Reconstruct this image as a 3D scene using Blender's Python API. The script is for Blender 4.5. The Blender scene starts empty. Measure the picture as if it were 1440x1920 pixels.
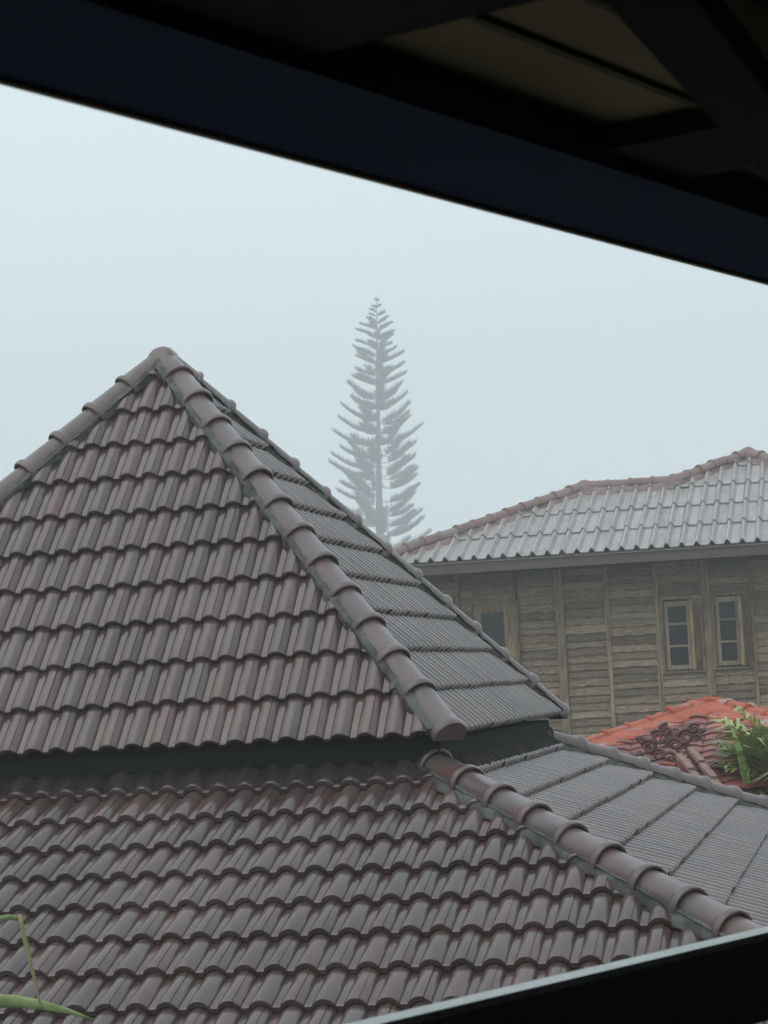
import bpy, bmesh, math, random
from mathutils import Vector, Matrix, noise

random.seed(7)
sc = bpy.context.scene
COL = sc.collection
R = math.radians
GZ = 5.0                       # eye height above the ground: all design heights below are relative to the eye

# ------------------------------------------------------------------ camera
YAW, PITCH, ROLL = -0.20770084, 0.07475868, -0.05174387
FPX = 4271.0                   # focal length in pixels of a 1920 px high frame (a phone's telephoto)
_f = Vector((math.sin(YAW)*math.cos(PITCH), math.cos(YAW)*math.cos(PITCH), math.sin(PITCH)))
_r = Vector((math.cos(YAW), -math.sin(YAW), 0))
_u = _r.cross(_f)
RIGHT = math.cos(ROLL)*_r + math.sin(ROLL)*_u
UP = -math.sin(ROLL)*_r + math.cos(ROLL)*_u
FWD = _f
cd = bpy.data.cameras.new('camera')
cam = bpy.data.objects.new('camera', cd)
COL.objects.link(cam)
m = Matrix((RIGHT, UP, -FWD)).transposed().to_4x4()
m.translation = Vector((0, 0, GZ))
cam.matrix_world = m
cd.sensor_fit = 'VERTICAL'
cd.sensor_height = 24.0
cd.lens = FPX/1920*24
cd.clip_start = 0.05
cd.clip_end = 5000
cd.dof.use_dof = True
cd.dof.focus_distance = 14.5
cd.dof.aperture_fstop = 9.0
sc.camera = cam

# ------------------------------------------------------------------ sky, sun, exposure
SUN_EL, SUN_AZ = 58, 215       # high sun behind thick cloud, from behind and to the left
w = bpy.data.worlds.new('World')
sc.world = w
w.use_nodes = True
nt = w.node_tree
nt.nodes.clear()
sky = nt.nodes.new('ShaderNodeTexSky')
sky.sky_type = 'NISHITA'
sky.sun_disc = False
sky.sun_elevation = R(SUN_EL)
sky.sun_rotation = R(SUN_AZ)
sky.air_density = 1.6
sky.dust_density = 6.0
b1 = nt.nodes.new('ShaderNodeBackground')
b1.inputs[1].default_value = 0.09
nt.links.new(sky.outputs[0], b1.inputs[0])
b2 = nt.nodes.new('ShaderNodeBackground')          # the even fog-grey overcast
b2.inputs[0].default_value = (0.78, 0.91, 0.97, 1)
b2.inputs[1].default_value = 1.27
mx = nt.nodes.new('ShaderNodeMixShader')
mx.inputs[0].default_value = 0.88
wo = nt.nodes.new('ShaderNodeOutputWorld')
nt.links.new(b1.outputs[0], mx.inputs[1])
nt.links.new(b2.outputs[0], mx.inputs[2])
nt.links.new(mx.outputs[0], wo.inputs[0])
sd = bpy.data.lights.new('sun', 'SUN')
sd.energy = 0.7
sd.angle = R(60)
sd.color = (1, .97, .93)
sun = bpy.data.objects.new('sun', sd)
COL.objects.link(sun)
_az = R(SUN_AZ)
_dirto = Vector((math.sin(_az)*math.cos(R(SUN_EL)), math.cos(_az)*math.cos(R(SUN_EL)), math.sin(R(SUN_EL))))
sun.rotation_euler = (-_dirto).to_track_quat('-Z', 'Y').to_euler()
sc.view_settings.view_transform = 'Standard'
sc.view_settings.look = 'None'
sc.view_settings.exposure = 0.0
sc.view_settings.gamma = 1.0
sc.view_settings.use_curve_mapping = False
sc.cycles.use_denoising = True
sc.cycles.use_light_tree = False
sc.cycles.use_adaptive_sampling = True
sc.cycles.adaptive_threshold = .025
sc.cycles.max_bounces = 4
sc.cycles.diffuse_bounces = 2
sc.cycles.glossy_bounces = 2
sc.cycles.volume_bounces = 1
sc.cycles.transparent_max_bounces = 8

# ------------------------------------------------------------------ materials
def mat(name, col, rough=.6, spec=.5, col2=None, nscale=6., ndetail=6., stretch=(1, 1, 1), rnd=0., rndcol=None,
        bump=0., bscale=60., col3=None, n3scale=1.5, n3lo=.5, n3hi=.7, metallic=0., rough2=None, coat=0., coatr=.15, grain=0., gscale=400., weather=0., wscale=1.4, lo=.35, hi=.65, coords='Object'):
    """Procedural surface: two colours by noise, an optional third by a broad stain noise, a tint per piece."""
    ma = bpy.data.materials.new(name)
    ma.use_nodes = True
    t = ma.node_tree
    N, L = t.nodes, t.links
    p = N['Principled BSDF']
    p.inputs['Roughness'].default_value = rough
    p.inputs['Specular IOR Level'].default_value = spec
    p.inputs['Metallic'].default_value = metallic
    p.inputs['Coat Weight'].default_value = coat
    p.inputs['Coat Roughness'].default_value = coatr
    ndetail = min(ndetail, 3)
    tc = N.new('ShaderNodeTexCoord')
    mp = N.new('ShaderNodeMapping')
    mp.inputs['Scale'].default_value = stretch
    L.new(tc.outputs[coords], mp.inputs[0])
    oi = N.new('ShaderNodeObjectInfo')
    ge = N.new('ShaderNodeNewGeometry')
    ad = N.new('ShaderNodeMath'); ad.operation = 'ADD'
    L.new(oi.outputs['Random'], ad.inputs[0]); L.new(ge.outputs['Random Per Island'], ad.inputs[1])
    fr = N.new('ShaderNodeMath'); fr.operation = 'FRACT'
    L.new(ad.outputs[0], fr.inputs[0])
    # shift the noise per object so that shared meshes do not repeat
    sh = N.new('ShaderNodeVectorMath'); sh.operation = 'ADD'
    mu = N.new('ShaderNodeMath'); mu.operation = 'MULTIPLY'; mu.inputs[1].default_value = 37.
    L.new(fr.outputs[0], mu.inputs[0])
    L.new(mp.outputs[0], sh.inputs[0]); L.new(mu.outputs[0], sh.inputs[1])
    vec = sh.outputs[0]
    def rgb(c):
        n = N.new('ShaderNodeRGB'); n.outputs[0].default_value = (*c, 1); return n.outputs[0]
    def mixc(f, a, b):
        n = N.new('ShaderNodeMix'); n.data_type = 'RGBA'
        if isinstance(f, float): n.inputs[0].default_value = f
        else: L.new(f, n.inputs[0])
        L.new(a, n.inputs[6]); L.new(b, n.inputs[7])
        return n.outputs[2]
    def ns(scale, det, lo, hi, v=vec, r=.6):
        n = N.new('ShaderNodeTexNoise'); n.inputs['Scale'].default_value = scale; n.inputs['Detail'].default_value = det
        n.inputs['Roughness'].default_value = r
        L.new(v, n.inputs['Vector'])
        q = N.new('ShaderNodeMapRange'); q.inputs[1].default_value = lo; q.inputs[2].default_value = hi
        L.new(n.outputs[0], q.inputs[0])
        return q.outputs[0]
    c = rgb(col)
    if rndcol is not None:
        c = mixc(fr.outputs[0], c, rgb(rndcol))
    if col2 is not None:
        f = ns(nscale, ndetail, lo, hi)
        c = mixc(f, c, rgb(col2))
        if rough2 is not None:
            q = N.new('ShaderNodeMapRange'); q.inputs[3].default_value = rough; q.inputs[4].default_value = rough2
            L.new(f, q.inputs[0]); L.new(q.outputs[0], p.inputs['Roughness'])
    if col3 is not None:
        c = mixc(ns(n3scale, 3, n3lo, n3hi, vec, .7), c, rgb(col3))
    if rnd:
        q = N.new('ShaderNodeMapRange'); q.inputs[3].default_value = 1-rnd; q.inputs[4].default_value = 1+rnd
        wn = N.new('ShaderNodeTexWhiteNoise'); wn.noise_dimensions = '1D'
        L.new(fr.outputs[0], wn.inputs['W'])
        L.new(wn.outputs['Value'], q.inputs[0])
        h = N.new('ShaderNodeVectorMath'); h.operation = 'SCALE'
        L.new(c, h.inputs[0]); L.new(q.outputs[0], h.inputs['Scale'])
        c = h.outputs[0]
    if weather:    # broad weathering that runs over many pieces
        n = N.new('ShaderNodeTexNoise'); n.inputs['Scale'].default_value = wscale; n.inputs['Detail'].default_value = 3
        L.new(ge.outputs['Position'], n.inputs['Vector'])
        q = N.new('ShaderNodeMapRange'); q.inputs[1].default_value = .32; q.inputs[2].default_value = .68
        q.inputs[3].default_value = 1-weather; q.inputs[4].default_value = 1+weather
        L.new(n.outputs[0], q.inputs[0])
        h = N.new('ShaderNodeVectorMath'); h.operation = 'SCALE'
        L.new(c, h.inputs[0]); L.new(q.outputs[0], h.inputs['Scale'])
        c = h.outputs[0]
    if grain:      # fine speckle of sand and lichen in the surface
        n = N.new('ShaderNodeTexNoise'); n.inputs['Scale'].default_value = gscale; n.inputs['Detail'].default_value = 1
        L.new(vec, n.inputs['Vector'])
        q = N.new('ShaderNodeMapRange'); q.inputs[1].default_value = .3; q.inputs[2].default_value = .7
        q.inputs[3].default_value = 1-grain; q.inputs[4].default_value = 1+grain
        L.new(n.outputs[0], q.inputs[0])
        h = N.new('ShaderNodeVectorMath'); h.operation = 'SCALE'
        L.new(c, h.inputs[0]); L.new(q.outputs[0], h.inputs['Scale'])
        c = h.outputs[0]
    L.new(c, p.inputs['Base Color'])
    if bump:
        n = N.new('ShaderNodeTexNoise'); n.inputs['Scale'].default_value = bscale; n.inputs['Detail'].default_value = 2
        L.new(vec, n.inputs['Vector'])
        b = N.new('ShaderNodeBump'); b.inputs['Strength'].default_value = bump; b.inputs['Distance'].default_value = .01
        L.new(n.outputs[0], b.inputs['Height']); L.new(b.outputs[0], p.inputs['Normal'])
    return ma

M = {}
M['tile'] = mat('concrete_tile', (.112, .059, .052), .26, .5, (.100, .067, .061), 5, 4, rnd=.09, rndcol=(.092, .069, .064), bump=.04, bscale=200,
                col3=(.070, .054, .046), n3scale=9, n3lo=.58, n3hi=.8, rough2=.21, coat=.50, coatr=.14, grain=.05, gscale=90, weather=.20, wscale=1.6)
M['ridge'] = mat('ridge_tile_glaze', (.118, .066, .060), .36, .5, (.108, .080, .075), 4, 4, rnd=.10, bump=.10, bscale=120,
                 col3=(.115, .106, .10), n3scale=7, n3lo=.56, n3hi=.78, rough2=.46, coat=.55, coatr=.26, grain=.12, gscale=120, weather=.15, wscale=3)
M['mortar'] = mat('cement_mortar', (.072, .070, .066), .75, .3, (.125, .124, .118), 9, 4, bump=.5, bscale=45, col3=(.04, .041, .038), n3scale=5, n3lo=.46, n3hi=.66)
M['flash'] = mat('shade_dark_cement', (.020, .018, .017), .95, .1, (.050, .043, .039), 5, 8, bump=.5, bscale=40)  # cement, its colour darkened to carry the shade under the upper eave
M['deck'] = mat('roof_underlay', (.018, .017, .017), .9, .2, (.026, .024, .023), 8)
M['fascia'] = mat('shade_black_fascia', (.007, .007, .007), .85, .2, (.011, .010, .010), 12, 6, stretch=(1, 1, 8))  # near-black colour paints in the deep shade below the upper eave
M['plaster'] = mat('old_plaster', (.22, .215, .20), .9, .3, (.30, .29, .27), 3, 8, bump=.3)
M['sheet'] = mat('grey_roof_sheet', (.32, .285, .275), .42, .5, (.40, .37, .36), 2.5, 8, rnd=.10, stretch=(3, .7, 1), bump=.15, bscale=50,
                 col3=(.20, .18, .17), n3scale=3.2, n3lo=.55, n3hi=.75)
M['hridge'] = mat('faded_ridge_cap', (.23, .135, .125), .6, .4, (.235, .185, .175), 5, 8, rnd=.12, bump=.3)
M['hfascia'] = mat('house_fascia', (.095, .066, .058), .6, .4, (.12, .09, .08), 3, 8, stretch=(1, 1, 9), rnd=.08)
M['plank'] = mat('weathered_plank', (.265, .195, .130), .8, .3, (.54, .44, .31), 3.2, 9, stretch=(.7, 4, 9), rnd=.38, rndcol=(.17, .105, .064),
                 bump=.7, bscale=14, col3=(.060, .046, .036), n3scale=2.4, n3lo=.54, n3hi=.68, lo=.46, hi=.66)
M['post'] = mat('weathered_post', (.20, .140, .092), .75, .3, (.36, .275, .175), 3, 9, stretch=(9, 9, .8), rnd=.15, bump=.5, bscale=16,
                col3=(.06, .042, .036), n3scale=2.0, n3lo=.52, n3hi=.7)
M['frame'] = mat('weathered_window_wood', (.17, .108, .066), .75, .3, (.34, .25, .15), 4, 9, stretch=(7, 7, 1), rnd=.2, bump=.4, bscale=20,
                 col3=(.08, .06, .048), n3scale=3.5, n3lo=.54, n3hi=.7)
M['sash'] = mat('pale_worn_sash', (.27, .20, .135), .75, .3, (.42, .35, .26), 5, 3, stretch=(7, 7, 1), rnd=.15, bump=.3, bscale=20)
M['casement'] = mat('tan_casement', (.42, .29, .16), .75, .3, (.30, .20, .12), 4, 3, stretch=(7, 7, 1), rnd=.1, bump=.3, bscale=20, col3=(.12, .08, .055), n3scale=4, n3lo=.55, n3hi=.7)
M['backing'] = mat('wall_backing', (.03, .024, .02), .9, .2, (.045, .036, .03), 5)
M['glass'] = mat('dim_window_glass', (.008, .011, .011), .2, .35, (.014, .018, .017), 3, 4)
M['red'] = mat('peeling_red_roof', (.50, .125, .062), .65, .4, (.36, .085, .050), 9, 8, rnd=.12, bump=.4, bscale=30,
               col3=(.34, .26, .24), n3scale=3.6, n3lo=.55, n3hi=.66)
M['maroon'] = mat('maroon_roof', (.17, .050, .042), .5, .5, (.21, .075, .062), 4, 8, rnd=.16, bump=.4, bscale=30,
                  col3=(.44, .115, .075), n3scale=2.3, n3lo=.53, n3hi=.62)
M['carve'] = mat('carved_maroon', (.110, .042, .036), .5, .5, (.20, .09, .078), 14, 8, bump=.5, bscale=40)
M['strip'] = mat('pinkish_capping', (.27, .150, .125), .6, .4, (.32, .21, .18), 9, 8, rnd=.12, bump=.3)
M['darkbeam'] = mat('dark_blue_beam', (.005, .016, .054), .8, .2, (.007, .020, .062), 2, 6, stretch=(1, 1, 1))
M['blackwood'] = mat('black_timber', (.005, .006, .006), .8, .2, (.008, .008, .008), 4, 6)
M['ceiling'] = mat('ceiling_board', (.24, .185, .105), .8, .3, (.29, .225, .13), 3, 7, rnd=.14)
M['batten'] = mat('ceiling_batten', (.10, .08, .05), .8, .3, (.13, .10, .06), 3, 7)
M['trim'] = mat('thin_brown_trim', (.14, .095, .055), .7, .3, (.2, .14, .08), 5)
M['rail'] = mat('dark_gloss_rail', (.020, .019, .017), .32, .5, (.03, .028, .025), 5, rough2=.4)
M['railtop'] = mat('pale_sheen_and_panel', (.52, .56, .53), .35, .5, (.42, .44, .43), 9, bump=.2)  # pale colour for the sky sheen on the rail's top, shared with the panel
M['inner'] = mat('room_plaster', (.10, .10, .095), .9, .2, (.13, .13, .12), 3)
M['leaf'] = mat('strap_leaf', (.16, .22, .075), .5, .5, (.30, .37, .16), 3, 6, stretch=(6, 6, 6), rnd=.15, col3=(.36, .30, .085), n3scale=4, n3lo=.58, n3hi=.75)
M['dryleaf'] = mat('dry_leaf', (.34, .30, .095), .6, .4, (.27, .25, .14), 6, 6, col3=(.06, .04, .03), n3scale=6, n3lo=.62, n3hi=.72)
M['palm'] = mat('palm_leaflet', (.15, .20, .055), .5, .5, (.27, .33, .10), 2, 5, rnd=.25, rndcol=(.34, .36, .14))
M['palmdry'] = mat('palm_yellow_leaflet', (.46, .48, .21), .55, .4, (.36, .41, .16), 2, 5, rnd=.2)
M['blade'] = mat('broad_leaf', (.17, .28, .06), .45, .5, (.26, .38, .10), 3, 5, stretch=(8, 8, .6))
M['bark'] = mat('grey_bark', (.085, .075, .065), .9, .2, (.12, .11, .10), 4, 8, stretch=(3, 3, 1), bump=.5)
M['needle'] = mat('pine_foliage', (.055, .075, .045), .7, .3, (.085, .105, .062), .6, 5, rnd=.25)
M['grass'] = mat('ground_cover', (.055, .08, .03), .9, .2, (.10, .09, .055), .25, 9, col3=(.12, .10, .07), n3scale=.06, n3lo=.5, n3hi=.62)
M['paving'] = mat('old_paving', (.20, .195, .18), .85, .3, (.27, .26, .24), 2, 8, bump=.3)

# ------------------------------------------------------------------ helpers
def P(x, y, z):
    return Vector((x, y, z+GZ))

def link(name, me, parent=None, mw=None):
    o = bpy.data.objects.new(name, me)
    COL.objects.link(o)
    if parent is not None:
        o.parent = parent
        o.matrix_parent_inverse = PARENT_INV.get(parent.name, Matrix())
    if mw is not None:
        o.matrix_basis = mw
    return o
PARENT_INV = {}

def empty(name, loc, label, cat, group=None):
    o = bpy.data.objects.new(name, None)
    COL.objects.link(o)
    o.location = loc
    o.empty_display_size = .3
    PARENT_INV[o.name] = Matrix.Translation(loc).inverted()
    tag(o, label, cat, group)
    return o

def tag(o, label, cat, group=None):
    o['label'] = label
    o['category'] = cat
    if group: o['group'] = group

def mesh(name, vs, fs, ma, smooth=True, sharp=40):
    me = bpy.data.meshes.new(name)
    me.from_pydata([tuple(v) for v in vs], [], fs)
    me.materials.append(ma)
    if smooth:
        me.shade_smooth()
        me.set_sharp_from_angle(angle=R(sharp))
    me.update()
    return me

class MB:
    """Collects verts and faces of one mesh."""
    def __init__(s): s.v = []; s.f = []
    def add(s, vs, fs):
        o = len(s.v); s.v += [Vector(q) for q in vs]; s.f += [tuple(i+o for i in f) for f in fs]
    def box(s, c, h, ax=None):
        ax = ax or (Vector((1, 0, 0)), Vector((0, 1, 0)), Vector((0, 0, 1)))
        c = Vector(c)
        vs = [c+ax[0]*h[0]*a+ax[1]*h[1]*b+ax[2]*h[2]*d for a in (-1, 1) for b in (-1, 1) for d in (-1, 1)]
        s.add(vs, [(0, 1, 3, 2), (4, 6, 7, 5), (0, 4, 5, 1), (2, 3, 7, 6), (0, 2, 6, 4), (1, 5, 7, 3)])
    def bar(s, a, b, wd, ht, up=Vector((0, 0, 1))):
        a, b = Vector(a), Vector(b)
        y = (b-a).normalized(); x = y.cross(up).normalized(); z = x.cross(y)
        s.box((a+b)/2, (wd/2, (b-a).length/2, ht/2), (x, y, z))
    def tube(s, pts, rad, n=6, cap=True):
        pts = [Vector(p) for p in pts]
        o = len(s.v)
        for i, p in enumerate(pts):
            d = (pts[min(i+1, len(pts)-1)]-pts[max(i-1, 0)]).normalized()
            x = d.orthogonal().normalized() if i == 0 else (px-d*px.dot(d)).normalized()
            px = x; y = d.cross(x)
            r = rad[i] if hasattr(rad, '__len__') else rad
            for k in range(n):
                a = 2*math.pi*k/n
                s.v.append(p+x*math.cos(a)*r+y*math.sin(a)*r)
        for i in range(len(pts)-1):
            for k in range(n):
                s.f.append((o+i*n+k, o+i*n+(k+1) % n, o+(i+1)*n+(k+1) % n, o+(i+1)*n+k))
        if cap:
            s.f.append(tuple(o+k for k in range(n))[::-1])
            s.f.append(tuple(o+(len(pts)-1)*n+k for k in range(n)))
    def build(s, name, ma, parent=None, smooth=False, sharp=40, mw=None):
        return link(name, mesh(name, s.v, s.f, ma, smooth, sharp), parent, mw)

# =================================================================== ground
bpy_g = MB()
n = 40
for i in range(n+1):
    for j in range(n+1):
        x, y = -900+1800*i/n, -300+1800*j/n
        bpy_g.v.append(P(x, y, -GZ))
for i in range(n):
    for j in range(n):
        a = i*(n+1)+j
        bpy_g.f.append((a, a+n+1, a+n+2, a+1))
g_ = bpy_g.build('ground', M['grass'])
g_['kind'] = 'structure'
hl = MB(); n = 48
for i in range(n+1):
    for j in range(n+1):
        x, y = -420+760*i/n, 120+460*j/n
        t = max(0., 1-math.hypot((x+60)/330, (y-340)/215))
        t = t*t*(3-2*t)
        hl.v.append(P(x, y, -GZ-.3+16.5*t+1.2*t*noise.noise(Vector((x*.02, y*.02, 0)))))
for i in range(n):
    for j in range(n):
        a = i*(n+1)+j
        hl.f.append((a, a+n+1, a+n+2, a+1))
o = hl.build('hill', M['grass'], None, True, 80); o['kind'] = 'structure'
pv = MB(); pv.box(P(-4.5, 12.5, -GZ-.05), (9, 9.5, .07))
o = pv.build('pavement', M['paving']); o['kind'] = 'structure'

# =================================================================== the two-tier pavilion
D = .15                                   # roll spacing of the concrete tiles
G = .31803                                # exposed length of a course
S1, S2 = .85229555, .41935951             # pitches of the upper and lower tier
CX, CY = -4.530, 14.568                  # plan centre
A_UP, Z_UP = 2.250, -.293                 # half width and height of the upper eave
pav = empty('pavilion', P(CX, CY, -GZ), 'square pavilion with two-tier hip roof of grey-brown wavy tiles filling the foreground', 'pavilion')

FACES = []                                # (outward n, along u)
for k in range(4):
    a = -math.pi/2+k*math.pi/2
    nn = Vector((round(math.cos(a)), round(math.sin(a)), 0))
    FACES.append((nn, Vector((-nn.y, nn.x, 0))))

KL = 1.065                                # the upper tier reaches a little farther on its left
def stretch(v, kl):
    return Vector((v.x*kl, v.y, v.z)) if v.x < 0 else v
def face_pt(fi, u, wd, z, nrm=0., s=0., kl=1.):
    nn, uu = FACES[fi]
    if kl != 1.:
        return P(CX, CY, z)+stretch(nn*wd+uu*u, kl)+(nn*math.sin(s)+Vector((0, 0, math.cos(s))))*nrm
    return P(CX, CY, z)+nn*wd+uu*u+(nn*math.sin(s)+Vector((0, 0, math.cos(s))))*nrm

def roll_h(t):
    t = t % 1.0
    if t < .10 or t > .865: return 0.
    return .040*math.sin(math.pi*(t-.10)/.765)**.66

TS = [.628, .70, .77, .82, .85, .865, 1.10, 1.115, 1.145, 1.19, 1.25, 1.32, 1.40, 1.4825, 1.565, 1.645, 1.715, 1.775, 1.82, 1.85, 1.865, 2.10, 2.115, 2.145, 2.19, 2.25, 2.32, 2.42, 2.52, 2.615]
TL = G+.045
def tile_geo():
    vs, fs = [], []
    rows = [(.006, -.036), (0., -.006), (.010, 0.), (TL, -.041*TL/G)]
    for (y, dz) in rows:
        for t in TS:
            k = (t-.628)/2.0
            vs.append(Vector(((t-.628)*D, y, roll_h(t)+dz+.0025*k)))
    n = len(TS)
    for r in range(len(rows)-1):
        for i in range(n-1):
            fs.append((r*n+i, r*n+i+1, (r+1)*n+i+1, (r+1)*n+i))
    # side skirts so that the seams show an edge
    for r in (1, 2):
        a = len(vs)
        for e in (n-1,):
            p, q = vs[r*n+e], vs[(r+1)*n+e]
            vs += [p-Vector((0, 0, .006)), q-Vector((0, 0, .006))]
            fs.append((r*n+e, a, a+1, (r+1)*n+e))
    return vs, fs
TV, TF = tile_geo()
TILE_ME = mesh('tile', TV, TF, M['tile'], True, 42)

def cut_mesh(vs, fs, planes):
    """bisect with planes (point, outward normal); keeps the inside"""
    bm = bmesh.new()
    bv = [bm.verts.new(v) for v in vs]
    for f in fs: bm.faces.new([bv[i] for i in f])
    for (co, no) in planes:
        bmesh.ops.bisect_plane(bm, geom=bm.verts[:]+bm.edges[:]+bm.faces[:], plane_co=co, plane_no=no, clear_outer=True)
    bm.verts.ensure_lookup_table()
    out = [v.co.copy() for v in bm.verts]
    bm.verts.index_update()
    of = [tuple(v.index for v in f.verts) for f in bm.faces]
    bm.free()
    return out, of

def proj(p):
    d = p-Vector((0, 0, GZ))
    z = d.dot(FWD)
    return (720+FPX*d.dot(RIGHT)/z, 960-FPX*d.dot(UP)/z)

TILES = []     # (tier, matrix, verts, faces or None, visible size)
rt = random.Random(3)
def lay_tier(tier, s, courses, phase):
    """courses: list of (index c, half width at its lower edge, height)"""
    for fi, (nn, uu) in enumerate(FACES):
        kl = KL if tier == 0 else 1.
        ks = kl if fi == 3 else 1.                   # the left slope is a little shallower
        s_ = math.atan(math.tan(s)/ks)
        cs, sn = math.cos(s_), math.sin(s_)
        kr, kf = (kl if fi == 2 else 1.), (kl if fi == 0 else 1.)
        up = -nn*cs+Vector((0, 0, sn)); nr = nn*sn+Vector((0, 0, cs))
        ph = phase if fi == 0 else 0.
        for (c, wd, z, lim) in courses:
            par = (c-1) % 2
            i0 = int(math.floor((-wd*kf-ph)/D))-3
            for i in range(i0, i0+int((kf+kr)*wd/D)+8):
                if (i-par) % 2: continue
                u0 = (i+.628)*D+ph
                if u0 > wd*kr or u0+2*D < -wd*kf: continue
                csc = cs/ks
                L = TL if lim is None else min(TL, lim)
                x0, x1 = u0, u0+1.99*D
                planes = []
                m_ = .012
                if x1 > (wd-TL*csc)*kr-m_: planes.append((Vector((wd*kr-m_-u0, 0, 0)), Vector((1, csc*kr, 0)).normalized()))
                if x0 < -(wd-TL*csc)*kf+m_: planes.append((Vector((-(wd*kf-m_)-u0, 0, 0)), Vector((-1, csc*kf, 0)).normalized()))
                org = P(CX, CY, z)+nn*wd*ks+uu*u0
                j = Matrix.Rotation(rt.gauss(0, .0014), 4, 'Y') @ Matrix.Rotation(rt.gauss(0, .0015), 4, 'Z') @ Matrix.Rotation(rt.gauss(0, .0016), 4, 'X')
                fm = Matrix((uu, up, nr)).transposed().to_4x4()
                fm.translation = org+nr*rt.gauss(0, .0006)+up*rt.gauss(0, .0022)
                mw = fm @ j
                if planes:
                    vs, fs = cut_mesh(TV, TF, planes)
                    if len(fs) < 3: continue
                    xs = [v.x for v in vs]; ys = [v.y for v in vs]
                    if max(xs)-min(xs) < .075 or max(ys)-min(ys) < .10: continue
                else:
                    vs, fs = None, None
                # how large it shows
                size = 0.
                if fi in (0, 1):
                    q = vs or TV
                    bx = [proj(mw @ v) for v in q[::4]]
                    xs = [max(0, min(1440, b[0])) for b in bx]; ys = [max(0, min(1920, b[1])) for b in bx]
                    size = (max(xs)-min(xs))*(max(ys)-min(ys))
                    cu = sum(b[0] for b in bx)/len(bx); cv = sum(b[1] for b in bx)/len(bx)
                    if cu > 640 and cv > 1925-(cu-640)*.231: size = 0.
                TILES.append((tier, mw, vs, fs, size))

up_courses = [(c, A_UP-(10-c)*G*math.cos(S1), Z_UP+(10-c)*G*math.sin(S1), None) for c in range(0, 11)]
up_courses = [q for q in up_courses if q[1] > .06]
lo_courses = [(c, 2.266+.2905*c, -.551-.1295*c, None) for c in range(0, 10)]
lay_tier(0, S1, up_courses, .312*D)
lay_tier(1, S2, lo_courses, 5.615*D-4*D)

# roof decks carry the tiles
def deck(name, s, w_in, z_in, w_out, z_out, off, kl=1.):
    b = MB()
    for fi in range(4):
        q = [face_pt(fi, -w_out, w_out, z_out, off, s, kl), face_pt(fi, w_out, w_out, z_out, off, s, kl)]
        if w_in > .01: q += [face_pt(fi, w_in, w_in, z_in, off, s), face_pt(fi, -w_in, w_in, z_in, off, s)]
        else: q += [face_pt(fi, 0, 0, z_in, off, s)]
        b.add(q, [tuple(range(len(q)))])
    return b
up_roof = deck('upper_roof', S1, 0, Z_UP+A_UP*math.tan(S1), A_UP-.06, Z_UP+.06*math.tan(S1), -.05, KL).build('upper_roof', M['deck'], pav)
up_roof['label'] = 'steep upper tier of the pavilion roof'
w_top = 1.95
lo_roof = deck('lower_roof', S2, w_top, -.551+(2.266-w_top)*math.tan(S2), 4.82, -.551-(4.82-2.266)*math.tan(S2), -.05).build('lower_roof', M['deck'], pav)
lo_roof['label'] = 'shallow lower tier of the pavilion roof'
ROOFS = [up_roof, lo_roof]
ID = Matrix()
PARENT_INV[up_roof.name] = ID; PARENT_INV[lo_roof.name] = ID
# parts of a part: parent keeps the pavilion's offset
for r_ in ROOFS:
    PARENT_INV[r_.name] = ID

order = sorted(range(len(TILES)), key=lambda i: -TILES[i][4])
single = set(i for i in order[:296] if TILES[i][4] > 0)
rest = MB()
for i, (tier, mw, vs, fs, size) in enumerate(TILES):
    if i in single:
        me = TILE_ME if vs is None else mesh('cut_tile', vs, fs, M['tile'], True, 42)
        link('tile', me, ROOFS[tier], mw)
    else:
        q, f = (vs, fs) if vs is not None else (TV, TF)
        rest.add([mw @ v for v in q], f)
o = rest.build('tile_field', M['tile'], pav, True, 42)
o['kind'] = 'stuff'

# hip caps with their collars, bedded in mortar
def cap_geo(length, taper=True, closed=False, r0=.091, zc=0., ang=112):
    rows = [(0.0, r0+.002), (0.0, r0+.015), (.007, r0+.019), (.026, r0+.022), (.044, r0+.018), (.054, r0+.008), (.064, r0+.003), (length, r0-.006)]
    nseg = 14
    vs, fs = [], []
    for (y, r) in rows:
        for k in range(nseg+1):
            a = R(-ang+2*ang*k/nseg)
            vs.append(Vector((r*math.sin(a), y, r*math.cos(a)*.92+zc)))
    n1 = nseg+1
    for r in range(len(rows)-1):
        for k in range(nseg):
            fs.append((r*n1+k, r*n1+k+1, (r+1)*n1+k+1, (r+1)*n1+k))
    if closed:
        fs.append(tuple(range(nseg, -1, -1)))
    return vs, fs

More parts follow.
